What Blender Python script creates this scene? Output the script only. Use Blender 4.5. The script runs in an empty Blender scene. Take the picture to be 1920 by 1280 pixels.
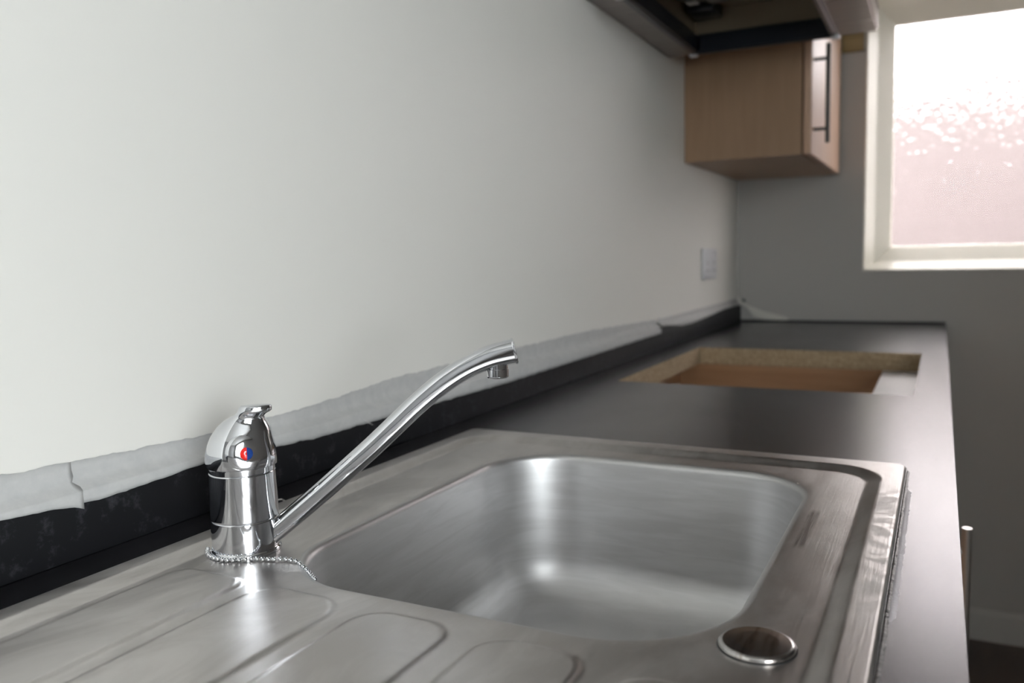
import bpy, bmesh, math, random
import numpy as np
from mathutils import Vector, Matrix, noise
random.seed(7)
sc = bpy.context.scene
COL = sc.collection

# ------------------------------------------------------------------ camera
H = 0.93                      # height of the worktop surface above the floor
L = 2.7486                    # distance of the far wall
def cam_axes(y, p, r):
    f = Vector((-math.sin(y)*math.cos(p), math.cos(y)*math.cos(p), math.sin(p)))
    rt = Vector((math.cos(y), math.sin(y), 0)); u = rt.cross(f)
    return rt*math.cos(r)+u*math.sin(r), -rt*math.sin(r)+u*math.cos(r), f
rt, up, fw = cam_axes(0.4713, -0.099, -0.0213)
cd = bpy.data.cameras.new('camera'); cam = bpy.data.objects.new('camera', cd); COL.objects.link(cam)
cam.matrix_world = Matrix(((rt.x, up.x, -fw.x, 0.582), (rt.y, up.y, -fw.y, 0.0), (rt.z, up.z, -fw.z, 0.2175+H), (0, 0, 0, 1)))
cd.sensor_width = 36; cd.lens = 1579.03/1920*36; cd.clip_start = 0.01
cd.dof.use_dof = True; cd.dof.focus_distance = 0.63; cd.dof.aperture_fstop = 6.2
sc.camera = cam

# ------------------------------------------------------------------ light and exposure
w = bpy.data.worlds.new('world'); sc.world = w; w.use_nodes = True
w.node_tree.nodes['Background'].inputs[0].default_value = (1.0, 0.985, 0.965, 1)
w.node_tree.nodes['Background'].inputs[1].default_value = 10.0
sc.view_settings.view_transform = 'Standard'; sc.view_settings.look = 'None'
sc.view_settings.exposure = 0.0; sc.view_settings.gamma = 1.0; sc.view_settings.use_curve_mapping = False
def area(name, loc, direction, sx, sy, power, color):
    ld = bpy.data.lights.new(name, 'AREA'); ld.shape = 'RECTANGLE'; ld.size = sx; ld.size_y = sy
    ld.energy = power; ld.color = color
    o = bpy.data.objects.new(name, ld); COL.objects.link(o); o.location = loc
    o.rotation_euler = Vector(direction).to_track_quat('-Z', 'Z').to_euler()
    return o
# daylight entering by the second window (right wall, beside the photographer)
W2 = dict(x=1.75, y0=-1.40, y1=-0.45, z0=0.95, z1=2.15)
area('daylight_side_window', (W2['x']+0.30, (W2['y0']+W2['y1'])/2, (W2['z0']+W2['z1'])/2), (-1, 0, 0), 1.1, 1.4, 75, (0.82, 0.935, 1.0))

# ------------------------------------------------------------------ materials
MAT = {}
class NT:
    def __init__(s, name, **kw):
        m = bpy.data.materials.new(name); m.use_nodes = True; s.m = m; s.t = m.node_tree
        s.b = s.t.nodes['Principled BSDF']
        for k, v in kw.items(): s.b.inputs[k.replace('_', ' ')].default_value = v
        MAT[name] = m
        s.tc = s.t.nodes.new('ShaderNodeTexCoord')
    def n(s, typ, **kw):
        x = s.t.nodes.new(typ)
        for k, v in kw.items():
            if k in x.inputs: x.inputs[k].default_value = v
            else: setattr(x, k, v)
        return x
    def l(s, a, b): s.t.links.new(a, b)
    def noise(s, scale=(1, 1, 1), sc_=5, detail=4, rough=.5, dist=0, rot=(0, 0, 0)):
        mp = s.n('ShaderNodeMapping'); mp.inputs['Scale'].default_value = scale; mp.inputs['Rotation'].default_value = rot
        s.l(s.tc.outputs['Object'], mp.inputs[0])
        x = s.n('ShaderNodeTexNoise', Scale=sc_, Detail=detail, Roughness=rough, Distortion=dist); s.l(mp.outputs[0], x.inputs['Vector'])
        return x.outputs['Fac']
    def rng(s, src, a, b, c, d):
        x = s.n('ShaderNodeMapRange'); x.inputs[1].default_value = a; x.inputs[2].default_value = b
        x.inputs[3].default_value = c; x.inputs[4].default_value = d; s.l(src, x.inputs[0]); return x.outputs[0]
    def mix(s, fac, c1, c2):
        x = s.n('ShaderNodeMix', data_type='RGBA')
        s.l(fac, x.inputs[0])
        for i, c in ((6, c1), (7, c2)):
            if isinstance(c, tuple): x.inputs[i].default_value = (*c, 1)
            else: s.l(c, x.inputs[i])
        return x.outputs[2]
    def math(s, op, a, b):
        x = s.n('ShaderNodeMath', operation=op)
        for i, v in ((0, a), (1, b)):
            if isinstance(v, (int, float)): x.inputs[i].default_value = v
            else: s.l(v, x.inputs[i])
        return x.outputs[0]
    def bump(s, src, strength, dist=.001):
        x = s.n('ShaderNodeBump', Strength=strength, Distance=dist); s.l(src, x.inputs['Height'])
        s.l(x.outputs[0], s.b.inputs['Normal']); return x

def plain(name, col, rough=.5, metal=0, **kw):
    m = NT(name, Roughness=rough, Metallic=metal, **kw); m.b.inputs['Base Color'].default_value = (*col, 1); return m

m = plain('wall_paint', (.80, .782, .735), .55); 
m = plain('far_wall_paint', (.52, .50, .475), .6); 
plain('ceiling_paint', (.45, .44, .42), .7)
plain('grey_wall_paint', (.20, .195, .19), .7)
m = plain('white_gloss', (.93, .90, .80), .35)
m = plain('skirting_gloss', (.62, .60, .57), .4)

# steel: brushed along the length of the sink, wiped smudges change its gloss
m = NT('brushed_steel', Metallic=1.0)
br = m.noise(scale=(420, 12, 60), sc_=1, detail=6, rough=.65)
sm = m.noise(scale=(1, .45, 1), sc_=16, detail=6, rough=.62, dist=1.4)
sw = m.noise(scale=(3, 1, 2), sc_=22, detail=3, rough=.5, dist=2.5, rot=(0, 0, .5))
m.l(m.rng(m.math('ADD', m.math('MULTIPLY', sm, .75), m.math('MULTIPLY', br, .25)), .35, .66, .30, .44), m.b.inputs['Roughness'])
m.l(m.mix(m.rng(sm, .40, .60, 0, 1), (.49, .465, .45), (.60, .575, .56)), m.b.inputs['Base Color'])
m.bump(m.math('ADD', br, m.math('MULTIPLY', sw, .2)), .22, .0007)
m.b.inputs['Anisotropic'].default_value = .35
# greasy thumb smears on the right-hand flange and a dark scuff beside the bowl
sx = m.n('ShaderNodeSeparateXYZ'); m.l(m.tc.outputs['Object'], sx.inputs[0])
fl = m.math('MULTIPLY', m.rng(sx.outputs['X'], .5365, .5380, 0, 1), m.math('MULTIPLY', m.rng(sx.outputs['Y'], .52, .56, 0, 1), m.rng(sx.outputs['Y'], .79, .83, 1, 0)))
smr = m.noise(scale=(1, .8, 1), sc_=26, detail=2, rough=.4, dist=3.0)
ro = m.b.inputs['Roughness'].links[0].from_socket
m.l(m.math('ADD', ro, m.math('MULTIPLY', fl, m.rng(smr, .40, .62, -.04, .12))), m.b.inputs['Roughness'])
def gate(ax, a, b, e): return m.math('MULTIPLY', m.rng(sx.outputs[ax], a-e, a+e, 0, 1), m.rng(sx.outputs[ax], b-e, b+e, 1, 0))
skew = m.math('ADD', sx.outputs['X'], m.math('MULTIPLY', sx.outputs['Y'], -.02)); scn = m.noise(scale=(420, 14, 1), sc_=1, detail=4, rough=.6)
scm = m.math('MULTIPLY', m.math('MULTIPLY', gate('X', .4885, .4965, .0012), gate('Y', .640, .735, .006)), m.rng(scn, .34, .56, .3, 1))
m.l(m.mix(m.math('MULTIPLY', scm, .75), m.b.inputs['Base Color'].links[0].from_socket, (.17, .145, .13)), m.b.inputs['Base Color'])
# bowl: satin finish with circular wiping
m = NT('satin_steel', Metallic=1.0)
mp = m.n('ShaderNodeMapping'); mp.inputs['Location'].default_value = (-.32, -.66, 0); m.l(m.tc.outputs['Object'], mp.inputs[0])
wv = m.n('ShaderNodeTexNoise', Scale=7, Detail=5, Distortion=1.2); m.l(mp.outputs[0], wv.inputs['Vector'])
st = m.noise(scale=(6, 6, 60), sc_=1.6, detail=5, rough=.6, dist=.8)
m.l(m.rng(m.math('ADD', m.math('MULTIPLY', wv.outputs['Fac'], .5), m.math('MULTIPLY', st, .5)), .38, .62, .42, .50), m.b.inputs['Roughness'])
m.l(m.mix(m.rng(st, .4, .62, 0, 1), (.52, .512, .51), (.59, .582, .582)), m.b.inputs['Base Color'])
m.bump(st, .02, .0005)
# outer flange of the sink with thumb smears
m = NT('chrome', Metallic=1.0); m.b.inputs['Base Color'].default_value = (.69, .70, .73, 1)
m.l(m.rng(m.noise(sc_=45, detail=4), .4, .7, .035, .10), m.b.inputs['Roughness'])
m = plain('satin_metal', (.62, .60, .58), .28, 1.0)
m = plain('disc_steel', (.50, .47, .45), .2, 1.0)
d = m.noise(scale=(30, 4, 10), sc_=3, detail=4, dist=.6, rot=(0, 0, .25))
m.l(m.mix(m.rng(d, .52, .68, 0, 1), (.52, .50, .49), (.20, .16, .14)), m.b.inputs['Base Color'])

# worktop: black laminate, fine grain, milky wipe marks
m = NT('black_laminate')
g = m.noise(sc_=900, detail=2); wpe = m.noise(scale=(1, .5, 1), sc_=11, detail=3, rough=.5, dist=.7)
wp2 = m.noise(scale=(1.6, 1, 1), sc_=45, detail=5, rough=.7, dist=1.0)
m.l(m.mix(m.rng(wpe, .40, .75, 0, 1), (.0085, .0082, .009), (.018, .017, .0195)), m.b.inputs['Base Color'])
m.l(m.rng(wpe, .25, .75, .225, .265), m.b.inputs['Roughness'])
m.b.inputs['Specular IOR Level'].default_value = .95
m.b.inputs['Specular Tint'].default_value = (.99, .93, 1, 1)
m.bump(g, .30, .0003)
m = NT('black_upstand', Roughness=.6); m.b.inputs['Specular IOR Level'].default_value = .25
dst = m.noise(sc_=60, detail=7, rough=.7)
m.l(m.mix(m.rng(dst, .55, .75, 0, 1), (.006, .0062, .0075), (.045, .045, .052)), m.b.inputs['Base Color'])
m = plain('sealant_smear', (.50, .46, .49), .5); m.bump(m.noise(sc_=400), .6, .0006)
m = plain('black_sealant', (.006, .006, .006), .35); m.bump(m.noise(sc_=300), .5, .001)

# masking tape
m = NT('masking_tape', Roughness=.85)
t1 = m.noise(sc_=70, detail=6, rough=.65)
m.l(m.mix(m.rng(t1, .35, .65, 0, 1), (.46, .46, .455), (.52, .515, .505)), m.b.inputs['Base Color'])
m.bump(m.noise(sc_=60, detail=5), .05, .001)

m = plain('lit_tape', (.74, .72, .66), .8)  # paler copy of the tape: window light on the far strip put into its colour
# woods
def wood(name, c1, c2, scale=(40, 40, 3), rough=.45):
    m = NT(name, Roughness=rough)
    n1 = m.noise(scale=scale, sc_=1.3, detail=6, rough=.6, dist=.3)
    m.l(m.mix(m.rng(n1, .35, .65, 0, 1), c1, c2), m.b.inputs['Base Color'])
    return m
wood('beech', (.31, .19, .108), (.35, .22, .13))
wood('beech_door', (.52, .33, .22), (.60, .40, .28), rough=.38)
wood('cabinet_inside', (.33, .17, .085), (.40, .22, .115), scale=(3, 40, 40))
wood('fence_timber', (.098, .080, .080), (.125, .104, .103), scale=(8, 8, 1))
wood('brown_grain', (.30, .22, .10), (.36, .27, .13), scale=(3, 40, 40), rough=.7)
m = NT('chipboard', Roughness=.9)
v = m.n('ShaderNodeTexVoronoi', Scale=260); m.l(m.tc.outputs['Object'], v.inputs['Vector'])
m.l(m.mix(m.rng(v.outputs['Color'], .1, .9, 0, 1), (.28, .195, .11), (.46, .35, .225)), m.b.inputs['Base Color'])
plain('white_melamine', (.62, .60, .60), .35)
m = NT('floor_wood', Roughness=.4)
n1 = m.noise(scale=(30, 2, 1), sc_=1.2, detail=5); m.l(m.mix(n1, (.05, .032, .024), (.12, .08, .06)), m.b.inputs['Base Color'])
m = plain('hood_steel', (.30, .265, .25), .30, 1.0)
m.l(m.rng(m.noise(scale=(2, 30, 2), sc_=3), .3, .7, .26, .38), m.b.inputs['Roughness'])
plain('black_plastic', (.016, .018, .024), .28)
plain('dark_metal', (.10, .095, .088), .45, .5)
plain('motor_grey', (.26, .21, .14), .6)
plain('label_grey', (.55, .55, .52), .6)
plain('socket_white', (.70, .70, .72), .35)
plain('red_enamel', (.75, .02, .015), .12)
plain('blue_enamel', (.015, .05, .22), .12)
plain('black_rubber', (.01, .01, .01), .6)
plain('ground_slab', (.2, .19, .18), .9)

# patterned (obscured) glass: bumpy clear pane
m = bpy.data.materials.new('patterned_glass'); m.use_nodes = True; MAT['patterned_glass'] = m
t = m.node_tree; t.nodes.remove(t.nodes['Principled BSDF']); out = t.nodes['Material Output']
tc = t.nodes.new('ShaderNodeTexCoord')
vo = t.nodes.new('ShaderNodeTexVoronoi'); vo.feature = 'SMOOTH_F1'; vo.inputs['Scale'].default_value = 55; vo.inputs['Smoothness'].default_value = .95
no = t.nodes.new('ShaderNodeTexNoise'); no.inputs['Scale'].default_value = 45; no.inputs['Detail'].default_value = 3
t.links.new(tc.outputs['Object'], vo.inputs['Vector']); t.links.new(tc.outputs['Object'], no.inputs['Vector'])
ad = t.nodes.new('ShaderNodeMath'); ad.operation = 'ADD'; t.links.new(vo.outputs['Distance'], ad.inputs[0]); t.links.new(no.outputs['Fac'], ad.inputs[1])
bp = t.nodes.new('ShaderNodeBump'); bp.inputs['Strength'].default_value = 1.0; bp.inputs['Distance'].default_value = .0090
t.links.new(ad.outputs[0], bp.inputs['Height'])
rf = t.nodes.new('ShaderNodeBsdfRefraction'); rf.inputs['IOR'].default_value = 1.30; rf.inputs['Roughness'].default_value = .05
rf.inputs['Color'].default_value = (1, .975, .985, 1)
tr = t.nodes.new('ShaderNodeBsdfTransparent'); tl = t.nodes.new('ShaderNodeBsdfTranslucent'); tl.inputs['Color'].default_value = (.9, .88, .9, 1)
t.links.new(bp.outputs[0], rf.inputs['Normal'])
m1 = t.nodes.new('ShaderNodeMixShader'); m1.inputs[0].default_value = .18; t.links.new(rf.outputs[0], m1.inputs[1]); t.links.new(tr.outputs[0], m1.inputs[2])
m2 = t.nodes.new('ShaderNodeMixShader'); m2.inputs[0].default_value = .025; t.links.new(m1.outputs[0], m2.inputs[1]); t.links.new(tl.outputs[0], m2.inputs[2])
t.links.new(m2.outputs[0], out.inputs[0])
m = bpy.data.materials.new('clear_glass'); m.use_nodes = True; MAT['clear_glass'] = m
t = m.node_tree; t.nodes.remove(t.nodes['Principled BSDF']); out = t.nodes['Material Output']
gl = t.nodes.new('ShaderNodeBsdfGlossy'); gl.inputs['Roughness'].default_value = .02; tr = t.nodes.new('ShaderNodeBsdfTransparent')
mx = t.nodes.new('ShaderNodeMixShader'); mx.inputs[0].default_value = .05
t.links.new(tr.outputs[0], mx.inputs[1]); t.links.new(gl.outputs[0], mx.inputs[2]); t.links.new(mx.outputs[0], out.inputs[0])

# ------------------------------------------------------------------ helpers
def tag(o, label=None, cat=None, group=None, kind=None):
    for k, v in (('label', label), ('category', cat), ('group', group), ('kind', kind)):
        if v: o[k] = v
    return o
def empty(name, loc, **kw):
    o = bpy.data.objects.new(name, None); COL.objects.link(o); o.location = loc; o.empty_display_size = .05
    bpy.context.view_layer.update()
    return tag(o, **kw)
def link(name, me, mat, parent=None, smooth=True):
    o = bpy.data.objects.new(name, me); COL.objects.link(o)
    for x in (mat if isinstance(mat, (list, tuple)) else [mat]): me.materials.append(MAT[x])
    if smooth: me.shade_smooth()
    if parent is not None:
        o.parent = parent
        # every mesh is written in world coordinates; only the Empties carry an offset
        if parent.type == 'EMPTY': o.matrix_parent_inverse = Matrix.Translation(-parent.location)
    return o
def from_bm(name, bm, mat, parent=None, smooth=False, ang=None):
    bmesh.ops.recalc_face_normals(bm, faces=bm.faces)
    me = bpy.data.meshes.new(name); bm.to_mesh(me); bm.free()
    o = link(name, me, mat, parent, smooth)
    if ang is not None: me.shade_smooth(); me.set_sharp_from_angle(angle=math.radians(ang))
    return o
def box(bm, x0, x1, y0, y1, z0, z1):
    vs = [bm.verts.new(p) for p in ((x0,y0,z0),(x1,y0,z0),(x1,y1,z0),(x0,y1,z0),(x0,y0,z1),(x1,y0,z1),(x1,y1,z1),(x0,y1,z1))]
    fs = [bm.faces.new([vs[i] for i in f]) for f in ((0,3,2,1),(4,5,6,7),(0,1,5,4),(1,2,6,5),(2,3,7,6),(3,0,4,7))]
    return vs, fs
def boxobj(name, b, mat, parent=None, bev=0, seg=2):
    bm = bmesh.new(); box(bm, *b)
    if bev: bmesh.ops.bevel(bm, geom=bm.edges[:], offset=bev, segments=seg, profile=.5, affect='EDGES')
    return from_bm(name, bm, mat, parent, ang=35 if bev else None)
def tube(bm, pts, rads, n=20, caps=True, sx=None, upv=None):
    """round (or superelliptic) tube along pts"""
    P = [Vector(p) for p in pts]; rings = []
    a = Vector(upv) if upv else None
    for i, p in enumerate(P):
        tdir = (P[min(i+1, len(P)-1)]-P[max(i-1, 0)]).normalized()
        if a is None: a = Vector((0, 0, 1)) if abs(tdir.z) < .9 else Vector((1, 0, 0))
        s = tdir.cross(a).normalized(); u = s.cross(tdir).normalized()
        if upv is None: a = u
        r = rads[i] if isinstance(rads, (list, tuple)) else rads
        ra, rb, ex = (r if isinstance(r, tuple) else (r, r, 2))
        ring = []
        for k in range(n):
            th = 2*math.pi*k/n; c, s_ = math.cos(th), math.sin(th)
            cc = math.copysign(abs(c)**(2/ex), c); ss = math.copysign(abs(s_)**(2/ex), s_)
            ring.append(bm.verts.new(p + s*cc*ra + u*ss*rb))
        rings.append(ring)
    for A, B in zip(rings, rings[1:]):
        for k in range(n): bm.faces.new((A[k], A[(k+1) % n], B[(k+1) % n], B[k]))
    if caps: bm.faces.new(rings[0][::-1]); bm.faces.new(rings[-1])
    return rings
def lathe(bm, prof, c=(0, 0, 0), n=48, sup=.0003):
    rings = []; q = [prof[0]]
    for a_, b_ in zip(prof, prof[1:]):          # support loops keep long flat runs flat
        d_ = math.hypot(b_[0]-a_[0], b_[1]-a_[1])
        if d_ > .003:
            for t_ in (sup/d_, 1-sup/d_): q.append((a_[0]+(b_[0]-a_[0])*t_, a_[1]+(b_[1]-a_[1])*t_))
        q.append(b_)
    prof = q
    for r, z in prof:
        if r < 1e-6: rings.append([bm.verts.new((c[0], c[1], c[2]+z))])
        else: rings.append([bm.verts.new((c[0]+r*math.cos(2*math.pi*k/n), c[1]+r*math.sin(2*math.pi*k/n), c[2]+z)) for k in range(n)])
    for A, B in zip(rings, rings[1:]):
        for k in range(n):
            if len(A) == 1 and len(B) == 1: continue
            if len(A) == 1: bm.faces.new((A[0], B[k], B[(k+1) % n]))
            elif len(B) == 1: bm.faces.new((A[k], A[(k+1) % n], B[0]))
            else: bm.faces.new((A[k], A[(k+1) % n], B[(k+1) % n], B[k]))
def grid_mesh(name, pts, nu, nv, mat, parent=None, thick=0):
    me = bpy.data.meshes.new(name)
    f = [(i*nv+j, (i+1)*nv+j, (i+1)*nv+j+1, i*nv+j+1) for i in range(nu-1) for j in range(nv-1)]
    me.from_pydata([tuple(p) for p in pts], [], f); me.update()
    o = link(name, me, mat, parent)
    if thick:
        s = o.modifiers.new('thickness', 'SOLIDIFY'); s.thickness = thick; s.offset = 0
    return o
def frame_profile(name, x0, x1, z0, z1, prof, mat, parent, sgn=1, y=L):
    """rectangular frame swept from a profile of (inset, depth) pairs, closed loop"""
    bm = bmesh.new(); rings = []
    for o_, d_ in prof:
        rings.append([bm.verts.new((x0+o_, y+d_, z0+o_)), bm.verts.new((x1-o_, y+d_, z0+o_)), bm.verts.new((x1-o_, y+d_, z1-o_)), bm.verts.new((x0+o_, y+d_, z1-o_))])
    n = len(rings)
    for i in range(n):
        A, B = rings[i], rings[(i+1) % n]
        for k in range(4): bm.faces.new((A[k], A[(k+1) % 4], B[(k+1) % 4], B[k]))
    return from_bm(name, bm, mat, parent)

# ------------------------------------------------------------------ the room
XR, YB, HC = W2['x'], -1.7, 2.45
def wall_with_hole(name, axis, a0, a1, face, back, z0, z1, h, mat):
    """slab with one rectangular opening; h=(a0,a1,z0,z1)"""
    bm = bmesh.new()
    xs = [a0, h[0], h[1], a1]; zs = [z0, h[2], h[3], z1]
    def V(a, d, z): return bm.verts.new((a, d, z) if axis == 'x' else (d, a, z))
    G = {(i, j, d): V(xs[i], d, zs[j]) for i in range(4) for j in range(4) for d in (face, back)}
    for i in range(3):
        for j in range(3):
            if (i, j) == (1, 1): continue
            for d in (face, back): bm.faces.new((G[i, j, d], G[i+1, j, d], G[i+1, j+1, d], G[i, j+1, d]))
    def strip(a, b): bm.faces.new((G[(*a, face)], G[(*b, face)], G[(*b, back)], G[(*a, back)]))
    for a, b in (((1,1),(2,1)), ((2,1),(2,2)), ((2,2),(1,2)), ((1,2),(1,1))): strip(a, b)
    for i in range(3): strip((i, 0), (i+1, 0)); strip((i, 3), (i+1, 3)); strip((0, i), (0, i+1)); strip((3, i), (3, i+1))
    return tag(from_bm(name, bm, mat), kind='structure')
tag(boxobj('floor', (-.1, XR+.1, YB-.1, L+.15, -.05, 0), 'floor_wood'), kind='structure')
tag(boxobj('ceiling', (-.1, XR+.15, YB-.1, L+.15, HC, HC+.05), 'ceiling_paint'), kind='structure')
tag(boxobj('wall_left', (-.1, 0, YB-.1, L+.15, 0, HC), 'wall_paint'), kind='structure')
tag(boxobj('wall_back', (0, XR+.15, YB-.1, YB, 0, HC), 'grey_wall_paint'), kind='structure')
WX0, WX1, WZ0, WZ1 = .372, 1.15, H+.1553, H+.955
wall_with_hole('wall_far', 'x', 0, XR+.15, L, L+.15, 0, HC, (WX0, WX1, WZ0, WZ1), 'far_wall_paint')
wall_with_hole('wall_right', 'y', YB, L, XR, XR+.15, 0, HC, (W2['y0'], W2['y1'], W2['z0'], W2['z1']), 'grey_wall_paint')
bm = bmesh.new(); vs, fs = box(bm, .602, XR, L-.016, L, 0, .09)
bmesh.ops.bevel(bm, geom=[e for e in bm.edges if all(v.co.z > .08 and v.co.y < L-.01 for v in e.verts)], offset=.008, segments=3, affect='EDGES')
tag(from_bm('baseboard_far', bm, 'skirting_gloss'), kind='structure')

# far window: splayed painted frame, patterned pane
win = empty('window_1', (WX0, L, WZ0), kind='structure')
frame_profile('window_frame', WX0, WX1, WZ0, WZ1, [(0, -.004), (.004, -.006), (.025, .040), (.029, .046), (.071, .088), (.073, .105), (.0, .135)], 'white_gloss', win)
boxobj('pane', (WX0+.070, WX1-.070, L+.0955, L+.0995, WZ0+.070, WZ1-.070), 'patterned_glass', win)
# side window
w2 = empty('window_2', (XR, W2['y0'], W2['z0']), kind='structure')
bm = bmesh.new(); y0, y1, z0, z1 = W2['y0'], W2['y1'], W2['z0'], W2['z1']
for b in ((y0, y0+.05, z0, z1), (y1-.05, y1, z0, z1), (y0, y1, z0, z0+.05), (y0, y1, z1-.05, z1)): box(bm, XR+.06, XR+.12, *b)
from_bm('window_frame', bm, 'white_gloss', w2)
boxobj('pane', (XR+.088, XR+.092, y0+.045, y1-.045, z0+.045, z1-.045), 'clear_glass', w2)

# outside the far window
tag(boxobj('ground', (-4, 6, L+.15, 9, -.1, -.02), 'ground_slab'), kind='structure')
fence = empty('garden_fence', (.5, 4.55, 0), label='brown close-boarded garden fence blurred behind the patterned window pane', cat='fence')
bm = bmesh.new(); x = -1.6
while x < 3.0:
    wd = .12; box(bm, x, x+wd+.0, 4.55+(.006 if int(round((x+1.6)/wd)) % 2 else 0), 4.57, -.02, 1.99+random.uniform(-.01, .01)); x += wd
from_bm('boards', bm, 'fence_timber', fence)
boxobj('rail', (-1.6, 3.0, 4.57, 4.61, 1.6, 1.68), 'fence_timber', fence)
boxobj('rail', (-1.6, 3.0, 4.57, 4.61, .35, .43), 'fence_timber', fence)

# ------------------------------------------------------------------ worktop with sink and hob cut-outs
SX0, SX1, SY0, SY1 = .0555, .5565, -.08, .9185
HX0, HX1, HY0, HY1 = .0837, .551, 1.380, 1.944
WTY0 = -.9
bm = bmesh.new()
xs = [0, SX0+.012, HX0, HX1-.004, .592, .6]; xs = sorted([0.0005, .0675, HX0, .544, HX1, .6])
ys = sorted([WTY0, SY0+.012, SY1-.012, HY0, HY1, L-.0005])
def hole(i, j):
    cx, cy = (xs[i]+xs[i+1])/2, (ys[j]+ys[j+1])/2
    if .0675 < cx < .544 and SY0+.012 < cy < SY1-.012: return True
    return HX0 < cx < HX1 and HY0 < cy < HY1
T, B = {}, {}
for i in range(len(xs)):
    for j in range(len(ys)): T[i, j] = bm.verts.new((xs[i], ys[j], H)); B[i, j] = bm.verts.new((xs[i], ys[j], H-.038))
for i in range(len(xs)-1):
    for j in range(len(ys)-1):
        if hole(i, j): continue
        f = bm.faces.new((T[i,j], T[i+1,j], T[i+1,j+1], T[i,j+1])); f.material_index = 0
        f = bm.faces.new((B[i,j], B[i,j+1], B[i+1,j+1], B[i+1,j])); f.material_index = 1
        for (a, b, ni, nj) in (((i,j),(i+1,j),i,j-1), ((i+1,j),(i+1,j+1),i+1,j), ((i+1,j+1),(i,j+1),i,j+1), ((i,j+1),(i,j),i-1,j)):
            out_ = not (0 <= ni < len(xs)-1 and 0 <= nj < len(ys)-1)
            if out_ or hole(ni, nj):
                f = bm.faces.new((T[a], B[a], B[b], T[b])); f.material_index = 0 if out_ else 1
fe = [e for e in bm.edges if all(abs(v.co.x-.6) < 1e-6 and abs(v.co.z-H) < 1e-6 for v in e.verts)]
bmesh.ops.bevel(bm, geom=fe, offset=.003, segments=3, affect='EDGES')
o = from_bm('worktop', bm, ['black_laminate', 'chipboard'], ang=35)
tag(o, 'long black laminate worktop holding the steel sink, with a rectangular opening cut in it', 'worktop')

tag(boxobj('upstand', (.0006, .012, WTY0, L-.001, H+.0002, H+.050), 'black_upstand', bev=.0012), 'low black upstand strip along the wall at the back of the worktop', 'upstand')

# ------------------------------------------------------------------ sink
def rr_pts(x0, x1, y0, y1, r, step=.003, narc=40):
    """rounded rectangle: list of (x, y, nx, ny), outward normals, counter-clockwise"""
    out = []
    cs = [((x1-r[1], y0+r[1]), -90, r[1]), ((x1-r[2], y1-r[2]), 0, r[2]), ((x0+r[3], y1-r[3]), 90, r[3]), ((x0+r[0], y0+r[0]), 180, r[0])]
    for q in range(4):
        (cx, cy), a0, rr = cs[q]
        for k in range(narc+1):
            a = math.radians(a0+90*k/narc); out.append((cx+rr*math.cos(a), cy+rr*math.sin(a), math.cos(a), math.sin(a)))
        (dx, dy), b0, r2 = cs[(q+1) % 4]
        p = out[-1]; b = math.radians(b0); qx, qy = dx+r2*math.cos(b), dy+r2*math.sin(b)
        d = math.hypot(qx-p[0], qy-p[1]); n = max(1, int(d/step))
        for k in range(1, n): out.append((p[0]+(qx-p[0])*k/n, p[1]+(qy-p[1])*k/n, p[2], p[3]))
    return out
def sd_rr(x, y, x0, x1, y0, y1, r):
    cx, cy, hx, hy = (x0+x1)/2, (y0+y1)/2, (x1-x0)/2, (y1-y0)/2
    qx = np.abs(x-cx)-hx+r; qy = np.abs(y-cy)-hy+r
    return np.minimum(np.maximum(qx, qy), 0)+np.hypot(np.maximum(qx, 0), np.maximum(qy, 0))-r
def sstep(a, b, v):
    t = np.clip((v-a)/(b-a), 0, 1); return t*t*(3-2*t)
BR = (.150, .4815, .4335, .853); BRr = (.075, .090, .080, .085)     # bowl rim and its corner radii
def sd_bowl(x, y):
    cx, cy = (BR[0]+BR[1])/2, (BR[2]+BR[3])/2
    r = np.where(y < cy, np.where(x < cx, BRr[0], BRr[1]), np.where(x > cx, BRr[2], BRr[3]))
    return sd_rr(x, y, *BR, r)
LOBES = [(.094, .1625, .421, .018), (.1735, .2500, .4195, .026), (.2625, .3335, .4165, .024), (.3500, .4190, .4140, .024), (.4360, .5050, .405, .024)]
ZF, ZD = .0034, -.0016
def deck_z(x, y):
    d = sd_rr(x, y, .0745, .5375, SY0+.022, .893, .050)              # step between flange and deck
    z = ZF+(ZD-ZF)*(.35*sstep(0, .0135, -d)+.65*np.clip(-d/.0135, 0, 1))
    z = z - .0004*np.exp(-((d-.0015)/.0012)**2)*0
    do = sd_rr(x, y, SX0, SX1, SY0, SY1, .012)                       # rolled outer edge
    z = z - (ZF-.0002)*np.clip(1-np.sqrt(np.clip(1-(np.clip(do+.0035, 0, .0035)/.0035)**2, 0, 1)), 0, 1)
    for (a, b, ye, r) in LOBES:                                     # pressed raised drainer ribs
        dl = sd_rr(x, y, a, b, SY0+.05, ye, r)
        z = z + .0017*sstep(-.0005, .0050, -dl)
    db = sd_bowl(x, y)                                              # very slight fall to the bowl
    z = z - .0006*np.exp(-np.clip(db, 0, 1)/.006)
    return z
gx = np.unique(np.concatenate([np.arange(SX0, SX1, .0016), [SX1]]))
gy = np.unique(np.concatenate([np.arange(SY0, .24, .006), np.arange(.24, SY1, .0017), [SY1]]))
# finer rows at the outer edges
def refine(g, lo, hi): return np.unique(np.concatenate([g, lo+np.array([0, .0004, .0009, .0016, .0025, .0035]), hi-np.array([0, .0004, .0009, .0016, .0025, .0035])]))
gx = refine(gx, SX0, SX1); gy = refine(gy, SY0, SY1)
X, Y = np.meshgrid(gx, gy, indexing='ij')
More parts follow.
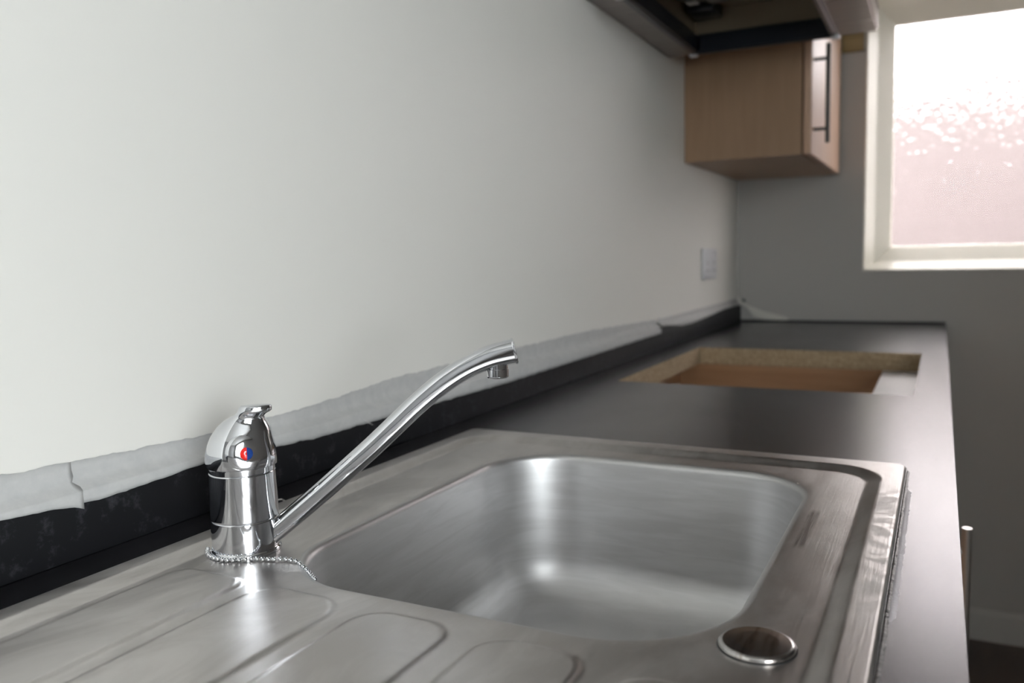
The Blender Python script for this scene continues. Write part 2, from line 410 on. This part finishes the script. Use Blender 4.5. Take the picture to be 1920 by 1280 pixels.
# round off the outer corners by pulling points back
cr = .010
for sx_, ex in ((1, SX1), (-1, SX0)):
    for sy_, ey in ((1, SY1), (-1, SY0)):
        cx, cy = ex-sx_*cr, ey-sy_*cr
        m_ = ((X-cx)*sx_ > 0) & ((Y-cy)*sy_ > 0)
        ux, uy = (X-cx)/cr, (Y-cy)/cr; mx_ = np.maximum(np.abs(ux), np.abs(uy)); h_ = np.hypot(ux, uy); k = np.where(h_ > 0, mx_/np.maximum(h_, 1e-9), 1)
        X = np.where(m_, cx+(X-cx)*k, X); Y = np.where(m_, cy+(Y-cy)*k, Y)
D = sd_bowl(X, Y)
near = (D < 0) & (D > -.0026)
ee = 1e-5
gxD = (sd_bowl(X+ee, Y)-sd_bowl(X-ee, Y))/(2*ee); gyD = (sd_bowl(X, Y+ee)-sd_bowl(X, Y-ee))/(2*ee)
Xs = np.where(near, X-gxD*D, X); Ys = np.where(near, Y-gyD*D, Y)
Z = deck_z(Xs, Ys)
keep = D > -.0026
nx_, ny_ = X.shape
idx = -np.ones(X.shape, int); idx[keep] = np.arange(keep.sum())
co = np.stack([Xs[keep], Ys[keep], Z[keep]+H], 1)
a = idx[:-1, :-1]; b = idx[1:, :-1]; c = idx[1:, 1:]; d = idx[:-1, 1:]
ok = (a >= 0) & (b >= 0) & (c >= 0) & (d >= 0)
quads = np.stack([a[ok], b[ok], c[ok], d[ok]], 1)
# drop quads lying wholly inside the rim line
qd = D[keep][quads]; quads = quads[(qd > -.0001).any(1)]
sink = empty('sink', (.306, .42, H), label='stainless steel inset sink with one large bowl and ribbed drainer, set in the black worktop', cat='sink')
me = bpy.data.meshes.new('drainer_deck'); me.from_pydata(co.tolist(), [], quads.tolist()); me.update()
link('drainer_deck', me, 'brushed_steel', sink)
# rolled lip that closes the flange down to the worktop
bm = bmesh.new(); pr = rr_pts(SX0, SX1, SY0, SY1, (.010,)*4, step=.02, narc=10)
rA = [bm.verts.new((p[0]+p[2]*.0002, p[1]+p[3]*.0002, H+.0006)) for p in pr]; rB = [bm.verts.new((p[0]-p[2]*.001, p[1]-p[3]*.001, H+.0001)) for p in pr]
rC = [bm.verts.new((p[0]-p[2]*.0006, p[1]-p[3]*.0006, H+.0012)) for p in pr]
for R1, R2 in ((rC, rA), (rA, rB)):
    for k in range(len(pr)): bm.faces.new((R1[k], R2[k], R2[(k+1) % len(pr)], R1[(k+1) % len(pr)]))
from_bm('edge_lip', bm, 'satin_metal', sink, smooth=True)
# bowl
prof = []   # (inward offset, z)
zr = ZD-.0006-.00015
rf_ = .0065
prof.append((-.004, zr))
for k in range(9):
    a = math.radians(84*k/8); prof.append((rf_*math.sin(a), zr-rf_*(1-math.cos(a))))
o0, z0_ = prof[-1]
slope = math.tan(math.radians(6)); zb = -.160; R = .052
zw = zb+R*(1-math.sin(math.radians(6)))
for k in range(1, 16): zz = z0_+(zw-z0_)*k/15; prof.append((o0+(z0_-zz)*slope, zz))
o1 = prof[-1][0]
for k in range(1, 17):
    a = math.radians(6+84*k/16); prof.append((o1+R*(math.cos(math.radians(6))-math.cos(a)), zb+R*(1-math.sin(a))))
base = rr_pts(*BR, BRr, step=.006, narc=36)
bcx, bcy = .316, .645
verts = []; nb = len(base)
for off, z in prof:
    for (x, y, nx, ny) in base: verts.append((x-nx*off, y-ny*off, z+H))
lastx = [(v[0], v[1]) for v in verts[-nb:]]
RW = .043
for k in range(1, 15):
    t = k/14; 
    for (x, y) in lastx:
        a = math.atan2(y-bcy, x-bcx); ex, ey = bcx+RW*math.cos(a), bcy+RW*math.sin(a)
        verts.append((x+(ex-x)*t, y+(ey-y)*t, H+zb-.003*t))
nr = len(verts)//nb
faces = [(i*nb+k, i*nb+(k+1) % nb, (i+1)*nb+(k+1) % nb, (i+1)*nb+k) for i in range(nr-1) for k in range(nb)]
me = bpy.data.meshes.new('bowl'); me.from_pydata(verts, [], faces); me.update(); me.flip_normals()
link('bowl', me, 'satin_steel', sink)
bm = bmesh.new(); lathe(bm, [(.0445, .0002), (.043, .0008), (.038, -.0005), (.030, -.006), (.012, -.007), (0, -.007)], (bcx, bcy, H+zb-.003))
from_bm('waste', bm, 'chrome', sink, smooth=True)
# blanking disc over the spare tap hole
DX, DY = .4958, .4625
disc = empty('tap_hole_cover', (DX, DY, H+ZD), label='round polished steel cover disc on the front right corner of the sink', cat='cover')
bm = bmesh.new(); lathe(bm, [(.0205, -.0009), (.0212, .0006), (.0212, .0016), (.0205, .0028), (.0188, .0034), (.012, .0037), (0, .0038)], (DX, DY, H+ZD), 64)
from_bm('disc', bm, 'disc_steel', disc, smooth=True)
bm = bmesh.new(); lathe(bm, [(.0200, -.0010), (.0218, -.0008), (.0219, .0002), (.0205, .0004)], (DX, DY, H+ZD), 64)
from_bm('seal', bm, 'black_rubber', disc, smooth=True)
# ragged sealant along the front edge of the sink
def ribbon(name, x, ya, yb, wl, wr, zt, mat, label, cat, seed, rag=.5):
    n = int((yb-ya)/.0018); bm = bmesh.new(); prev = None
    for i in range(n+1):
        y = ya+(yb-ya)*i/n; e = min(1, i/6, (n-i)/6)
        a = noise.noise(Vector((y*60, seed, 0))); b_ = noise.noise(Vector((y*190, seed+5, 0)))
        wL = wl*(1+.3*a)*max(e, .15); wR = wr*(1+rag*a+rag*b_)*max(e, .1); zz = zt*(1+.4*b_)*max(e, .3)
        row = [bm.verts.new((x-wL, y, H+.0001)), bm.verts.new((x-wL*.4, y, H+zz)), bm.verts.new((x+wR*.5, y, H+zz*.8)), bm.verts.new((x+wR, y, H+.0001))]
        if prev:
            for k in range(3): bm.faces.new((prev[k], prev[k+1], row[k+1], row[k]))
        prev = row
    return tag(from_bm(name, bm, mat, smooth=True), label, cat)
ribbon('black_sealant', .5575, .26, .905, .0004, .0026, .0007, 'black_sealant', 'thin black bead of sealant along the front edge of the sink', 'sealant', 3, .4)
ribbon('sealant_smear', .5604, .52, .83, .0008, .0032, .0004, 'sealant_smear', 'pale dried sealant smear beside the front edge of the sink', 'sealant', 9, .3)

# ------------------------------------------------------------------ mixer tap
TX, TY = .1101, .4679
Z0 = H+ZD-.0002
tap = empty('mixer_tap', (TX, TY, Z0), label='chrome single-lever kitchen mixer tap with long swivel spout, on the back of the sink', cat='tap')
bm = bmesh.new()
lathe(bm, [(.0262, 0), (.0266, .0012), (.0262, .0030), (.0252, .0036), (.0250, .0040)], (TX, TY, Z0), 96)
from_bm('base_ring', bm, 'chrome', tap, smooth=True)
bm = bmesh.new()
lathe(bm, [(.0240, .0034), (.0252, .0040), (.0253, .0257), (.0250, .0263), (.0247, .0266)], (TX, TY, Z0), 96)
from_bm('swivel_collar', bm, 'chrome', tap, smooth=True, ang=40)
bm = bmesh.new()
lathe(bm, [(.0247, .0266), (.0250, .0270), (.0252, .0277), (.0247, .0620), (.0243, .0628), (.0240, .0630)], (TX, TY, Z0), 96)
from_bm('body', bm, 'chrome', tap, smooth=True, ang=40)
bm = bmesh.new()
lathe(bm, [(.0235, .0628), (.0246, .0632), (.0247, .0665), (.0246, .0720), (.0200, .0722)], (TX, TY, Z0), 96)
from_bm('cartridge_ring', bm, 'chrome', tap, smooth=True, ang=40)
# lever handle: lofted dome leaning up into a lip
ia = Vector((.704, .710, 0)).normalized(); ib = Vector((.710, -.704, 0)).normalized()   # picture right / towards the viewer
S = .656/1579.0
secs = [ # z above Z0, centre (right, toward), half width right, half width toward, exponent (px units at S)
 (.0660, 0, 0, 62.5, 61, 2.2), (.0665, 0, 0, 63.5, 62, 2.2), (.0720, -.5, 0, 64, 62, 2.3), (.0780, -.5, .5, 62.5, 60.5, 2.4), (.0840, 0, 1, 59, 57, 2.45),
 (.0890, 1.0, 2, 55, 52, 2.5), (.0935, 3.5, 3, 51.5, 47, 2.5), (.0975, 5.5, 4, 47.0, 42, 2.5), (.1010, 7.5, 6, 41.0, 36, 2.5),
 (.1040, 10, 8, 34.5, 31, 2.5), (.1060, 13, 11, 29.5, 28, 2.5), (.1075, 17, 14, 28, 27, 2.6), (.1087, 20.5, 17, 28, 27, 2.6), (.1098, 24, 19.5, 29.5, 27, 2.7), (.1108, 26.5, 21, 30, 27, 2.7), (.1140, 28, 22, 29, 26, 2.7), (.1150, 28.5, 22.5, 26, 23, 2.7), (.1154, 29, 23, 20, 17, 2.4)]
bm = bmesh.new(); n = 72; rings = []
for (z, ca, cb, ra, rb, ex) in secs:
    z = .0675+(z-.0660)*.92
    ring = []
    for k in range(n):
        th = 2*math.pi*k/n; c_, s_ = math.cos(th), math.sin(th)
        cc = math.copysign(abs(c_)**(2/ex), c_); ss = math.copysign(abs(s_)**(2/ex), s_)
        A_ = (ca+cc*ra)*S; B_ = (cb+ss*rb)*S
        zz = z
        if z < .067: zz = z+.0006*0
        p = Vector((TX, TY, Z0+zz))+ia*A_+ib*B_
        # the lip tips up towards the viewer, the back slopes down
        if z > .100: p.z += (B_*0.10)*(z-.100)/.014
        ring.append(bm.verts.new(p))
    rings.append(ring)
for A_, B_ in zip(rings, rings[1:]):
    for k in range(n): bm.faces.new((A_[k], A_[(k+1) % n], B_[(k+1) % n], B_[k]))
bm.faces.new(rings[0][::-1]); bm.faces.new(rings[-1])
ho = from_bm('lever_handle', bm, 'chrome', tap, smooth=True, ang=60)
# round boss with the hot and cold mark
bd = (ib*.985+ia*.17).normalized()
bc = Vector((TX, TY, Z0+.0800))+ia*(8*S)+ib*(58.5*S)
def disc_on(name, c, nrm, prof, mat, parent, half=None, n=48):
    zq = nrm.to_track_quat('Z', 'Y').to_matrix().to_4x4(); bm = bmesh.new()
    if half is None: lathe(bm, prof, n=n)
    else:
        lathe(bm, prof, n=n)
        sidev = zq.to_3x3().inverted() @ ia; sidev.z = 0; sidev.normalize()
        bmesh.ops.bisect_plane(bm, geom=bm.verts[:]+bm.edges[:]+bm.faces[:], plane_co=(0, 0, 0), plane_no=sidev*half, clear_inner=True)
    bm.transform(Matrix.Translation(c) @ zq)
    return from_bm(name, bm, mat, parent, smooth=True)
bdt = (bd+Vector((0, 0, .12))).normalized()
boss = disc_on('boss', bc, bdt, [(.0150, -.0045), (.0146, -.0034), (.0136, -.0022), (.0118, -.0010), (.0095, -.0001), (.0070, .0004), (.0050, .0006), (0, .0007)], 'chrome', ho)
disc_on('hot_mark', bc+bdt*.0003, bdt, [(.0048, 0), (.0046, .0009), (.0036, .0016), (.0018, .0020), (0, .0021)], 'red_enamel', ho, half=-1)
disc_on('cold_mark', bc+bdt*.0003, bdt, [(.0048, 0), (.0046, .0009), (.0036, .0016), (.0018, .0020), (0, .0021)], 'blue_enamel', ho, half=1)
# spout
import math as _m
TH = math.radians(30); sd = Vector((math.cos(TH), math.sin(TH), 0))
def sp(r, z): return Vector((TX, TY, Z0))+sd*r+Vector((0, 0, z))
ctrl = [(.012, .0060), (.0253, .0159), (.0577, .0420), (.0790, .0600), (.0999, .0779), (.1160, .0925), (.1314, .1066), (.1444, .1175), (.1560, .1262), (.1680, .1338), (.1805, .1400), (.1935, .1448), (.2090, .1480)]
cp = [sp(*c_) for c_ in ctrl]; pts = []
for i in range(len(cp)-1):
    p0 = cp[max(i-1, 0)]; p1 = cp[i]; p2 = cp[i+1]; p3 = cp[min(i+2, len(cp)-1)]
    for k in range(5):
        t = k/5; pts.append(.5*((2*p1)+(p2-p0)*t+(2*p0-5*p1+4*p2-p3)*t*t+(3*p1-p0-3*p2+p3)*t**3))
pts.append(cp[-1])
rads = []
for i in range(len(pts)):
    t = i/(len(pts)-1); rads.append((.0098, .0080+.0004*t+.0012*max(0, t-.8)/.2, 2.8))
bm = bmesh.new(); tube(bm, pts, rads, n=36, upv=(0, 0, 1))
spout = from_bm('spout', bm, 'chrome', tap, ang=50)
tip = cp[-1]; td = (cp[-1]-cp[-2]).normalized()
bm = bmesh.new(); tube(bm, [tip-td*.0002, tip+td*.0004, tip+td*.0016, tip+td*.0020], [(.0099, .0097, 2.8), (.0102, .0101, 2.8), (.0102, .0101, 2.8), (.0092, .0090, 2.8)], n=36, upv=(0, 0, 1))
from_bm('end_cap', bm, 'chrome', spout, ang=50)
ap = cp[-1]-td*.0125; bm = bmesh.new()
lathe(bm, [(.0070, -.004), (.0078, -.006), (.0078, -.0105), (.0084, -.0108), (.0084, -.0165), (.0078, -.0175), (.0066, -.0177), (.0062, -.0165), (0, -.0165)], tuple(ap), 40)
from_bm('aerator', bm, 'chrome', spout, ang=40)

# ------------------------------------------------------------------ ball chain
chain = empty('ball_chain', (.13, .455, H+ZD), label='small steel ball chain lying round the foot of the tap and over the bowl rim', cat='chain')
path = []
for a in range(216, 322, 4):
    t = math.radians(a); path.append((TX+.0288*math.cos(t), TY+.0288*math.sin(t)))
path += [(.1400, .4520), (.1480, .4548), (.1560, .4590), (.1665, .4600), (.1760, .4580), (.1850, .4530), (.1920, .4478), (.1965, .4445)]
P = [Vector((x, y, 0)) for x, y in path]
sm_ = []
for i in range(len(P)-1):
    for k in range(6): sm_.append(P[i].lerp(P[i+1], k/6))
sm_.append(P[-1])
def settle(p):
    dd = float(sd_bowl(np.array(p.x), np.array(p.y))); zz = float(deck_z(np.array(p.x), np.array(p.y)))
    if dd < 0: zz = zr-abs(dd)*.6
    return Vector((p.x, p.y, H+zz+.0018))
sm_ = [settle(p) for p in sm_]
beads = [sm_[0]]; nxt = .0044; run = 0
for a, b in zip(sm_, sm_[1:]):
    d_ = (b-a).length
    while d_ > 0 and run+d_ >= nxt: beads.append(a.lerp(b, (nxt-run)/d_)); nxt += .0044
    run += d_
bm = bmesh.new(); tube(bm, sm_, .00045, n=6); from_bm('wire', bm, 'satin_metal', chain, smooth=True)
bm = bmesh.new(); bmesh.ops.create_icosphere(bm, subdivisions=2, radius=.00185); 
b0 = from_bm('bead', bm, 'chrome', chain, smooth=True); b0.location = beads[0]
for p in beads[1:100]:
    q = b0.copy(); COL.objects.link(q); q.location = p

# ------------------------------------------------------------------ masking tape over the upstand
def tape(name, ya, yb, bot, top, label, seed, lift=0.0, n=None):
    """bot/top: lists of (y, height above worktop)"""
    n = n or max(12, int((yb-ya)/.004)); nv = 9; pts = []
    def ip(tb, y):
        return float(np.interp(y, [q[0] for q in tb], [q[1] for q in tb]))
    for i in range(n+1):
        y = ya+(yb-ya)*i/n
        e1 = noise.noise(Vector((y*55, seed, 1)))*.0011+noise.noise(Vector((y*260, seed, 2)))*.0006
        e2 = noise.noise(Vector((y*45, seed, 7)))*.0022+noise.noise(Vector((y*190, seed, 8)))*.0012
        zb_, zt_ = ip(bot, y)+e1, ip(top, y)+e2
        prof = [(.0128, zb_), (.0128, zb_*.7+.3*min(.0505, zb_+.02)), (.0130, .0495)] if zb_ < .047 else [(.0131, zb_), (.0130, (zb_+.051)/2), (.0128, .0500)]
        if zb_ >= .0495: prof = [(.0128, zb_), (.0127, zb_+.0002), (.0126, zb_+.0004)]
        zk = prof[2][1]+.0012
        prof += [(.0118, zk), (.0075, zk+.0024), (.0030, zk+.0060), (.0012, zk+.010), (.0010, (zk+.010+zt_)/2), (.0009, max(zt_, zk+.0105))]
        for j, (x, z) in enumerate(prof):
            wv_ = noise.noise(Vector((y*28, z*60, seed)))*.0006 if j < 6 else 0
            yy = y+ (noise.noise(Vector((z*220, seed, 3)))*.003 if i in (0, n) else 0)
            pts.append((x+max(wv_, 0)+lift, yy, H+z))
    o = grid_mesh(name, pts, n+1, nv, 'masking_tape', thick=.00018)
    return tag(o, label, 'tape', 'strips of masking tape over the upstand')
topl = [(-.9, .077), (.35, .0744), (.40, .0716), (.5442, .066), (.69, .0692), (.8185, .0775), (1.12, .0790), (1.45, .080), (1.9165, .069), (2.3, .070), (2.75, .072)]
botl = [(-.9, .050), (.34, .0461), (.40, .0415), (.4156, .0400), (.5233, .0447), (.6727, .0369), (.765, .0366), (1.11, .0333), (1.41, .035), (1.80, .0375), (1.8705, .0375)]
tape('masking_tape', -.60, .403, [(-.9, .050), (.30, .048), (.34, .0461), (.385, .0425), (.396, .0405), (.403, .0365)], topl, 'masking tape strip at the left edge, with a torn pointed end hanging down', 1, lift=.0006)
tape('masking_tape', .396, 1.872, botl, topl, 'longest strip of masking tape, running along the upstand behind tap and bowl', 2)
tape('masking_tape', 1.880, 2.735, [(1.88, .0548), (1.95, .050), (2.05, .041), (2.15, .040), (2.35, .046), (2.5, .053), (2.62, .0556), (2.74, .056)], topl, 'far strip of masking tape beyond the torn notch, ending at the room corner', 3)
# torn point of the left strip
bm = bmesh.new()
pp = [(.3900, .0445), (.4030, .0425), (.4066, .0362), (.4015, .0392), (.3925, .0405)]
# loose strip on the far wall, drooping over the end of the worktop
tp = []
up_ = [(.003, .078), (.022, .058), (.050, .044), (.085, .031), (.115, .024), (.140, .018), (.158, .010), (.163, .003)]
lo_ = [(.003, .0535), (.020, .0525), (.038, .034), (.052, .012), (.090, .004), (.120, .003), (.145, .0015), (.162, .0008)]
rowsn = 24
for i in range(rowsn+1):
    t = i/rowsn*(len(up_)-1); a = int(min(t, len(up_)-2)); f = t-a
    ux, uz = up_[a][0]+(up_[a+1][0]-up_[a][0])*f, up_[a][1]+(up_[a+1][1]-up_[a][1])*f
    lx, lz = lo_[a][0]+(lo_[a+1][0]-lo_[a][0])*f, lo_[a][1]+(lo_[a+1][1]-lo_[a][1])*f
    for j in range(6):
        s_ = j/5; tp.append((ux+(lx-ux)*s_, L-.0030-.005*abs(noise.noise(Vector((ux*40, s_*2, 4))))-.003*s_, H+uz+(lz-uz)*s_))
o = grid_mesh('masking_tape', tp, rowsn+1, 6, 'lit_tape', thick=.0002)
tag(o, 'short loose piece of masking tape drooping on the far wall down to the worktop', 'tape')
# small dark lump in the corner above the tape
bm = bmesh.new(); tube(bm, [(.014, L-.001, H+.066), (.019, L-.004, H+.0665), (.026, L-.003, H+.063)], [.002, .005, .002], n=10)
tag(from_bm('corner_lump', bm, 'black_rubber', smooth=True), 'small dark lump in the far corner just above the masking tape', 'debris')
# stray bits behind the tap
bm = bmesh.new(); tube(bm, [(.0138, .743, H+.0440), (.0150, .7500, H+.0400), (.0152, .7570, H+.0360), (.0142, .7640, H+.0328)], [.0002, .0004, .0004, .0002], n=8)
tag(from_bm('plastic_fibre', bm, 'white_melamine', smooth=True), 'tiny pale fibre hanging below the masking tape, just above the spout', 'fibre')
bm = bmesh.new(); tube(bm, [(.0430, .5630, H+.0008), (.0440, .5715, H+.0012), (.0475, .5760, H+.0014), (.0530, .5740, H+.0012), (.0545, .5680, H+.0008)], [.0004, .0007, .0008, .0007, .0004], n=8)
tag(from_bm('wire_offcut', bm, 'satin_metal', smooth=True), 'small curved wire offcut lying on the worktop behind the tap, beside the spout', 'wire')
# black end strip of the worktop at the far wall
tag(boxobj('end_strip', (.014, .598, L-.010, L-.0006, H+.0002, H+.0045), 'black_upstand', bev=.001), 'thin black strip between the worktop end and the far wall', 'trim')

# ------------------------------------------------------------------ socket on the left wall
so = empty('double_socket', (0, 2.358, H+.189), label='white double power socket on the left wall near the far corner', cat='socket')
boxobj('face_plate', (.0005, .009, 2.285, 2.431, H+.146, H+.232), 'socket_white', so, bev=.003)
for yc in (2.322, 2.394):
    r_ = boxobj('rocker_switch', (.0085, .012, yc-.006, yc+.006, H+.205, H+.222), 'socket_white', so, bev=.001)
    boxobj('pin_hole', (.0088, .0092, yc-.002, yc+.002, H+.188, H+.197), 'black_rubber', so)
    for dy in (-.011, .011): boxobj('pin_hole', (.0088, .0092, yc+dy-.0035, yc+dy+.0035, H+.168, H+.172), 'black_rubber', so)

# ------------------------------------------------------------------ wall cabinet
CY0, CZ0 = 2.1162, H+.446
cab = empty('wall_cabinet', (0, CY0, CZ0), label='beech-effect wall cabinet with a bar handle, hung on the left wall beside the far window', cat='cabinet')
cz1 = CZ0+.72
bm = bmesh.new()
box(bm, .001, .281, CY0, CY0+.018, CZ0, cz1); box(bm, .001, .281, L-.019, L-.001, CZ0, cz1)
box(bm, .001, .281, CY0+.018, L-.019, CZ0+.0, CZ0+.018); box(bm, .001, .281, CY0+.018, L-.019, cz1-.018, cz1)
box(bm, .001, .008, CY0+.018, L-.019, CZ0+.018, cz1-.018); box(bm, .01, .27, CY0+.018, L-.019, CZ0+.35, CZ0+.368)
from_bm('carcass', bm, 'beech', cab)
dr = boxobj('door', (.285, .303, CY0+.001, L-.012, CZ0+.001, cz1-.001), 'beech_door', cab, bev=.0012)
bm = bmesh.new(); hx, hy = .3345, CY0+.035
tube(bm, [(hx, hy, CZ0+.027), (hx, hy, CZ0+.255)], .0055, n=20)
for z in (CZ0+.060, CZ0+.222): tube(bm, [(.3025, hy, z), (hx, hy, z)], .0040, n=14)
from_bm('bar_handle', bm, 'dark_metal', dr, ang=50)

tag(boxobj('brown_band', (.3045, WX0-.007, L-.019, L-.0005, H+.800, H+.900), 'brown_grain', bev=.001), 'short brown batten on the far wall between cabinet and window', 'band')  # brown strip on the far wall, coloured with a grain pattern

# ------------------------------------------------------------------ cooker hood
HZ = H+.677; hx0, hx1, hy0, hy1 = .0008, .452, 1.385, 1.985
hood = empty('cooker_hood', (0, (hy0+hy1)/2, HZ), label='steel chimney cooker hood on the left wall, its black underside open', cat='cooker hood')
ix0, ix1, iy0, iy1 = .070, .372, 1.445, 1.945
bm = bmesh.new()
def ring_box(bm, o4, i4, z0, z1):
    (a0, a1, b0, b1), (c0, c1, d0, d1) = o4, i4
    O = [(a0, b0), (a1, b0), (a1, b1), (a0, b1)]; I = [(c0, d0), (c1, d0), (c1, d1), (c0, d1)]
    vo = {(k, s): bm.verts.new((*O[k], z)) for k in range(4) for s, z in ((0, z0), (1, z1))}
    vi = {(k, s): bm.verts.new((*I[k], z)) for k in range(4) for s, z in ((0, z0), (1, z1))}
    for k in range(4):
        j = (k+1) % 4
        bm.faces.new((vo[k,0], vo[j,0], vi[j,0], vi[k,0])); bm.faces.new((vo[k,1], vo[j,1], vi[j,1], vi[k,1]))
        bm.faces.new((vo[k,0], vo[j,0], vo[j,1], vo[k,1])); bm.faces.new((vi[k,0], vi[j,0], vi[j,1], vi[k,1]))
ring_box(bm, (hx0, hx1, hy0, hy1), (ix0, ix1, iy0, iy1), HZ, HZ+.045)
bmesh.ops.bevel(bm, geom=[e for e in bm.edges if all(abs(v.co.x-hx1) < 1e-6 for v in e.verts)], offset=.004, segments=3, affect='EDGES')
from_bm('canopy', bm, 'hood_steel', hood, ang=35)
# pyramid and chimney above
bm = bmesh.new()
lo4 = [(hx0, hy0), (hx1, hy0), (hx1, hy1), (hx0, hy1)]; hi4 = [(hx0, 1.56), (.26, 1.56), (.26, 1.81), (hx0, 1.81)]
va = [bm.verts.new((*p, HZ+.046)) for p in lo4]; vb = [bm.verts.new((*p, HZ+.26)) for p in hi4]; vc = [bm.verts.new((*p, HC-.001)) for p in hi4]
for A_, B_ in ((va, vb), (vb, vc)):
    for k in range(4): bm.faces.new((A_[k], A_[(k+1) % 4], B_[(k+1) % 4], B_[k]))
from_bm('chimney', bm, 'hood_steel', hood)
bm = bmesh.new(); ring_box(bm, (ix0-.006, ix1+.004, iy0-.004, iy1+.006), (ix0+.012, ix1-.010, iy0+.012, iy1-.014), HZ-.012, HZ+.03)
bmesh.ops.bevel(bm, geom=[e for e in bm.edges if e.calc_length() > .05 or abs((e.verts[0].co-e.verts[1].co).z) > .03], offset=.004, segments=3, affect='EDGES')
from_bm('filter_frame', bm, 'black_plastic', hood, ang=40)
bm = bmesh.new()
box(bm, ix0+.001, ix1-.001, iy0+.001, iy1-.001, HZ+.083, HZ+.087)
for b in ((ix0+.001, ix0+.004, iy0+.001, iy1-.001), (ix1-.004, ix1-.001, iy0+.001, iy1-.001), (ix0+.004, ix1-.004, iy0+.001, iy0+.004), (ix0+.004, ix1-.004, iy1-.004, iy1-.001)): box(bm, *b, HZ+.031, HZ+.083)
from_bm('inner_box', bm, 'motor_grey', hood)
bm = bmesh.new()
lathe(bm, [(.0, .048), (.050, .048), (.078, .052), (.090, .065), (.092, .075), (.092, .0825)], (.165, 1.70, HZ), 48)
mo = from_bm('fan_motor', bm, 'black_plastic', hood, ang=35)
bm = bmesh.new(); lathe(bm, [(0, .028), (.024, .029), (.030, .034), (.030, .048)], (.185, 1.69, HZ), 32); from_bm('motor_hub', bm, 'dark_metal', mo, ang=35)
boxobj('rating_label', (.108, .130, 1.735, 1.762, HZ+.0460, HZ+.0478), 'label_grey', mo)
bm = bmesh.new(); lathe(bm, [(.0, .06), (.030, .06), (.042, .068), (.045, .075), (.045, .0825)], (.285, 1.72, HZ), 36)
from_bm('lamp_housing', bm, 'black_plastic', hood, ang=35)
boxobj('junction_box', (.078, .140, 1.84, 1.925, HZ+.055, HZ+.0825), 'black_plastic', hood, bev=.006)
for cx, cy in ((ix0-.001, iy1+.001), (ix1-.001, iy1+.001), (ix0-.001, iy0+.001), (ix1-.001, iy0+.001)):
    boxobj('corner_clip', (cx-.009, cx+.009, cy-.009, cy+.009, HZ-.0150, HZ-.004), 'socket_white', hood, bev=.003)

# ------------------------------------------------------------------ base units under the worktop
ZT = H-.039
def carcass(name, ya, yb, label, mat='cabinet_inside', door=True, handle_y=None, back=True, rails=True, dlist=None):
    e = empty(name, (.3, (ya+yb)/2, 0), label=label, cat='cabinet', group=None)
    bm = bmesh.new(); x0, x1 = .03, .572; zt = ZT
    box(bm, x0, x1, ya+.0005, ya+.0185, .12, zt); box(bm, x0, x1, yb-.0185, yb-.0005, .12, zt)
    box(bm, x0, x1, ya+.0185, yb-.0185, .12, .138)
    box(bm, x0, x0+.008, ya+.0185, yb-.0185, .138, zt)
    from_bm('carcass', bm, mat, e)
    if rails: boxobj('front_rail', (.478, .572, ya+.019, yb-.019, zt-.018, zt), 'white_melamine', e)
    boxobj('plinth', (.50, .518, ya, yb, 0, .119), 'beech', e)
    for (a, b, hy) in (dlist or []):
        d_ = boxobj('door', (.574, .592, a+.002, b-.002, .125, H-.045), 'beech_door', e, bev=.0012)
        if hy:
            bm = bmesh.new(); hx = .6225
            tube(bm, [(hx, hy, H-.155), (hx, hy, H-.155-.23)], .0062, n=20)
            for z in (H-.19, H-.35): tube(bm, [(.5915, hy, z), (hx, hy, z)], .004, n=12)
            from_bm('bar_handle', bm, 'satin_metal', d_, ang=50)
    return e
e = carcass('base_cabinet', .29, 1.29, 'beech base cabinet below the sink with a steel bar handle on its far door', dlist=[(.29, .79, None), (.79, 1.29, 1.25)], rails=False)
carcass('base_cabinet', 1.366, 1.966, 'open brown-lined base cabinet seen through the cut opening in the worktop', rails=True)
carcass('base_cabinet', 1.985, 2.74, 'beech base cabinet under the far end of the worktop, against the far wall', dlist=[(1.985, 2.735, None)])
carcass('base_cabinet', -.6, .28, 'beech base cabinet under the near end of the worktop, left of the sink bowl', dlist=[(-.6, -.16, None), (-.16, .28, None)], rails=False)
tag(boxobj('filler_panel', (.56, .578, 1.292, 1.364, .12, H-.045), 'beech_door'), 'narrow beech filler panel between the sink cabinet and the open cabinet', 'panel')
